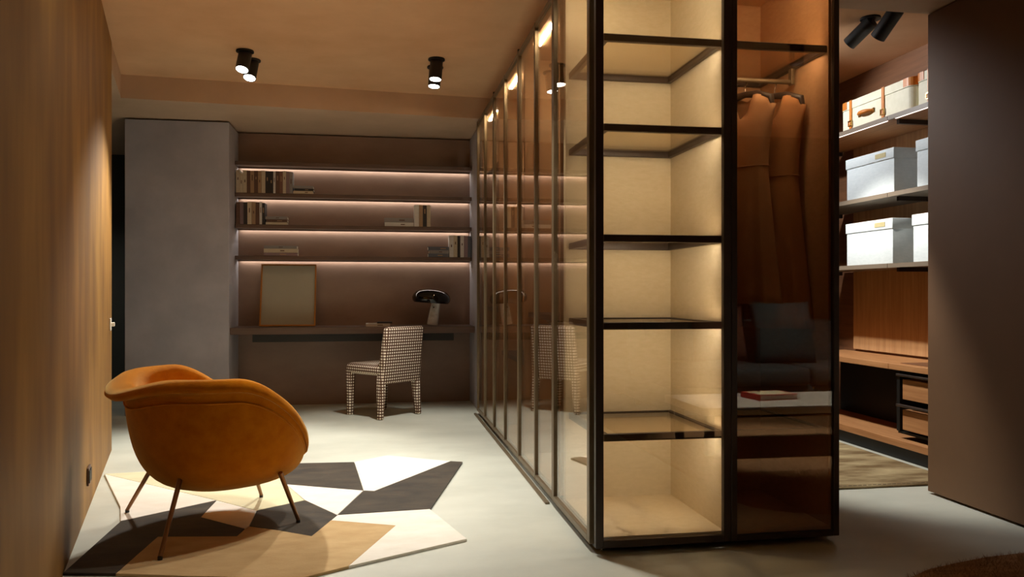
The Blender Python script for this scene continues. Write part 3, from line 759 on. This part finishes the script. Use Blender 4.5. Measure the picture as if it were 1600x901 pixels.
def storage_box(y0, y1, z, label, hh=0.295):
    t = thing('storage_box', (3.41, (y0 + y1) / 2, z), label, 'box', 'white linen storage boxes')
    zl = z + hh - 0.068
    box('box_body', 3.252, 3.575, y0 + 0.006, y1 - 0.006, z, zl + 0.01, 'box_white', t, 0.004, 2)
    l = box('lid', 3.245, 3.582, y0, y1, zl, z + hh, 'box_white', t, 0.004, 2)
    ym = (y0 + y1) / 2 - 0.13
    box('label_plate', 3.2425, 3.245, ym - 0.055, ym + 0.055, zl + 0.018, zl + 0.048, 'tag', l)
storage_box(4.592, 5.122, 1.6845, 'whole white linen box on the middle closet shelf, left one')
storage_box(3.85, 4.385, 1.6845, 'white linen box on the middle closet shelf, cut off by dark panel')
storage_box(4.605, 5.122, 1.2345, 'whole white linen box on the lower closet shelf, left one')
storage_box(3.88, 4.42, 1.2345, 'white linen box on the lower closet shelf, cut off by dark panel')

def trunk(y0, y1, z, label):
    t = thing('trunk', (3.41, (y0 + y1) / 2, z), label, 'suitcase', 'cream trunks with tan leather trim')
    x0, x1, hh = 3.235, 3.58, 0.205
    def rbox(name, xa, xb, ya, yb, za, zb, mat, par, rad):
        pts = []
        for cx, cyy, a0 in ((xb - rad, yb - rad, 0), (xa + rad, yb - rad, 90), (xa + rad, ya + rad, 180), (xb - rad, ya + rad, 270)):
            pts += [(cx + rad * math.cos(R(a0 + 15 * i)), cyy + rad * math.sin(R(a0 + 15 * i))) for i in range(7)]
        o = prism(name, pts, za, zb, mat, par, 0.003)
        return o
    rbox('trunk_body', x0, x1, y0, y1, z, z + hh * 0.72, 'trunk', t, 0.05)
    l = rbox('trunk_lid', x0 - 0.002, x1 + 0.002, y0 - 0.002, y1 + 0.002, z + hh * 0.735, z + hh, 'trunk', t, 0.052)
    for yc in (y0, y1):
        a, b = (yc - 0.004, yc + 0.085) if yc == y0 else (yc - 0.085, yc + 0.004)
        pts = []
        rad = 0.055; xa = x0 - 0.005
        if yc == y0:
            pts = [(xa + rad + 0.08, a)] + [(xa + rad + rad * math.cos(R(270 - 15 * i)), a + rad + rad * math.sin(R(270 - 15 * i))) for i in range(7)] + [(xa, b)]
            pts += [(xa + 0.008, b), (xa + 0.008, a + rad), (xa + rad, a + 0.008), (xa + rad + 0.08, a + 0.008)]
        else:
            pts = [(xa, a)] + [(xa + rad + rad * math.cos(R(180 - 15 * i)), b - rad + rad * math.sin(R(180 - 15 * i))) for i in range(7)] + [(xa + rad + 0.08, b)]
            pts += [(xa + rad + 0.08, b - 0.008), (xa + rad, b - 0.008), (xa + 0.008, b - rad), (xa + 0.008, a)]
        prism('leather_corner', pts, z + hh * 0.76, z + hh + 0.002, 'leather', l)
    L = y1 - y0
    for f in (0.17, 0.63) if True else ():
        yy = y1 - L * f
        s = box('strap', x0 - 0.007, x0 - 0.001, yy - 0.014, yy + 0.014, z + 0.012, z + hh + 0.003, 'leather', t, 0.002, 1)
        box('strap_top', x0 - 0.007, x1, yy - 0.014, yy + 0.014, z + hh, z + hh + 0.004, 'leather', s)
        bm = bmesh.new()
        for aa in ((-0.02, 0.02, 0.028, 0.034), (-0.02, 0.02, 0.062, 0.068), (-0.02, -0.015, 0.034, 0.062), (0.015, 0.02, 0.034, 0.062)):
            add_box(bm, x0 - 0.013, x0 - 0.006, yy + aa[0], yy + aa[1], z + aa[2], z + aa[3])
        finish('buckle', bm, 'brass', s)
    yh = y1 - L * 0.40
    h = tube('handle', [(x0 - 0.002, yh + 0.075, z + 0.085), (x0 - 0.022, yh + 0.06, z + 0.086), (x0 - 0.034, yh + 0.03, z + 0.086), (x0 - 0.036, yh, z + 0.086), (x0 - 0.034, yh - 0.03, z + 0.086), (x0 - 0.022, yh - 0.06, z + 0.086), (x0 - 0.002, yh - 0.075, z + 0.085)], [0.009, 0.010, 0.013, 0.014, 0.013, 0.010, 0.009], 'leather', t, 12)
    for sgn in (-1, 1): box('handle_mount', x0 - 0.008, x0 - 0.001, yh + sgn * 0.075 - 0.014, yh + sgn * 0.075 + 0.014, z + 0.07, z + 0.1, 'brass', h, 0.003, 1)
trunk(4.395, 5.17, 2.1725, 'cream trunk with tan leather corners and handle on the top closet shelf')
trunk(3.60, 4.375, 2.1725, 'shaded cream trunk at the right of the top shelf, mostly behind dark panel')

cr = thing('closet_rug', (2.55, 5.2, 0), 'brown and cream woven rug on the closet floor', 'rug')
box('rug_body', 1.98, 3.17, 3.885, 6.6, 0.001, 0.013, 'closet_rug', cr, 0.004, 1)
bm = bmesh.new()
for k in range(40):
    x = 2.0 + k * 0.029
    add_box(bm, x, x + 0.019, 3.905, 3.909, 0.0125, 0.0145)
st = finish('edge_stitching', bm, 'bronze_dark', cr); st['kind'] = 'stuff'

# ------------------------------------------------------------------ sofa corner beside the camera (seen mirrored in the glass doors)
t = thing('coffee_table', (2.8, 1.18, 0), 'low coffee table with pale stone top, mirrored in the cabinet doors', 'table')
box('table_top', 1.98, 3.7, 0.84, 1.50, 0.285, 0.335, 'stone', t, 0.004, 2)
for x in (2.06, 3.62):
    for y in (0.92, 1.42): box('leg', x - 0.025, x + 0.025, y - 0.025, y + 0.025, 0.026, 0.285, 'black', t, 0.003, 1)
t = thing('book', (2.62, 1.12, 0.3355), 'thick red book on the coffee table, mirrored in the glass', 'book')
bm = bmesh.new()
add_box(bm, -0.15, 0.15, -0.11, 0.11, 0, 0.004); add_box(bm, -0.15, 0.15, -0.11, 0.11, 0.032, 0.036); add_box(bm, -0.15, -0.146, -0.11, 0.11, 0.004, 0.032)
mt = Matrix.Translation((2.62, 1.12, 0.3355)) @ Matrix.Rotation(R(-8), 4, 'Z')
bmesh.ops.transform(bm, matrix=mt, verts=bm.verts); finish('cover', bm, 'red', t)
bm = bmesh.new(); add_box(bm, -0.146, 0.145, -0.105, 0.105, 0.004, 0.032); bmesh.ops.transform(bm, matrix=mt, verts=bm.verts); finish('pages', bm, 'pages', t)
bm = bmesh.new(); add_box(bm, -0.13, 0.13, -0.09, 0.09, 0.036, 0.037); bmesh.ops.transform(bm, matrix=mt, verts=bm.verts); finish('cover_picture', bm, 'rug_sage', t)

t = thing('sofa', (3.55, -0.45, 0), 'blue grey fabric sofa beside the coffee table, mirrored in the glass', 'sofa')
for x in (2.35, 4.75):
    for y in (-0.02, -0.85): box('leg', x - 0.02, x + 0.02, y - 0.02, y + 0.02, 0.026, 0.1, 'black', t)
box('sofa_base', 2.25, 4.85, -0.93, 0.05, 0.1, 0.28, 'sofa', t, 0.03, 3)
for a, b in ((2.27, 3.54), (3.56, 4.83)): box('seat_cushion', a, b, -0.62, 0.09, 0.28, 0.43, 'sofa', t, 0.045, 4)
for a, b in ((2.27, 3.54), (3.56, 4.83)): box('back_cushion', a, b, -0.93, -0.63, 0.3, 0.80, 'sofa', t, 0.06, 4)
def cushion(loc, sz, tilt, rz, mat, label):
    bm = bmesh.new(); n = 14; grid = {}
    for side in (-1, 1):
        for i in range(n + 1):
            for j in range(n + 1):
                x, z = -1 + 2 * i / n, -1 + 2 * j / n
                f = max(0, (1 - x ** 4) * (1 - z ** 4)) ** 0.5
                e = 1 - 0.06 * (1 - abs(x * z)) * (abs(x) > 0.99 or abs(z) > 0.99)
                grid[side, i, j] = bm.verts.new((x * sz / 2 * e, side * 0.075 * f, z * sz / 2 * e))
    for side in (-1, 1):
        for i in range(n):
            for j in range(n): bm.faces.new([grid[side, a, b] for a, b in ((i, j), (i + 1, j), (i + 1, j + 1), (i, j + 1))])
    bmesh.ops.remove_doubles(bm, verts=bm.verts, dist=1e-5)
    mtx = Matrix.Translation(loc) @ Matrix.Rotation(R(rz), 4, 'Z') @ Matrix.Rotation(R(tilt), 4, 'X')
    bmesh.ops.transform(bm, matrix=mtx, verts=bm.verts)
    o = finish('cushion', bm, mat, None, True)
    return tag(o, label, 'cushion', 'cushions on the sofa')
cushion((3.55, -0.42, 0.70), 0.56, 16, 4, 'cushion', 'large teal cushion on the sofa, mirrored in dark glass')
cushion((2.96, -0.46, 0.69), 0.50, 16, 0, 'cushion_red', 'rust cushion on the sofa, mirrored left of the teal one')
cushion((2.48, -0.44, 0.66), 0.42, 18, 0, 'sofa', 'grey cushion at the sofa end nearest the camera')
# shaggy rug under the table: rounded corner peeks into the frame at lower right
pts = [(1.75, -0.2), (5.1, -0.2), (5.1, 2.0), (2.86, 2.0), (2.80, 2.79), (2.526, 2.768), (2.336, 2.746), (2.161, 2.702), (2.02, 2.66), (1.90, 2.60), (1.80, 2.50), (1.75, 2.35)]
sr = thing('shaggy_rug', (2.9, 1.0, 0), 'brown shaggy rug in the lower right corner', 'rug')
prism('rug_body', pts, 0.001, 0.02, 'shag', sr, 0.006)
bm = bmesh.new()
rnd = random.Random(3)
def inside(x, y):
    c = False
    for (x1, y1), (x2, y2) in zip(pts, pts[1:] + pts[:1]):
        if (y1 > y) != (y2 > y) and x < (x2 - x1) * (y - y1) / (y2 - y1) + x1: c = not c
    return c
cnt = 0
while cnt < 9000:
    x, y = rnd.uniform(1.75, 2.82), rnd.uniform(1.9, 2.8)
    if not inside(x, y): continue
    cnt += 1
    a = rnd.uniform(0, 6.283); l = rnd.uniform(0.012, 0.028); ww = 0.0016
    dx, dy = math.cos(a) * 0.012, math.sin(a) * 0.012
    b0 = bm.verts.new((x - ww, y, 0.018)); b1 = bm.verts.new((x + ww, y + ww, 0.018)); tp = bm.verts.new((x + dx, y + dy, 0.018 + l * 0.8))
    bm.faces.new((b0, b1, tp))
me = bpy.data.meshes.new('pile'); bm.to_mesh(me); bm.free()
off = org(sr)
for v in me.vertices: v.co -= off
pl = link('pile', me, 'shag', sr); pl['kind'] = 'stuff'
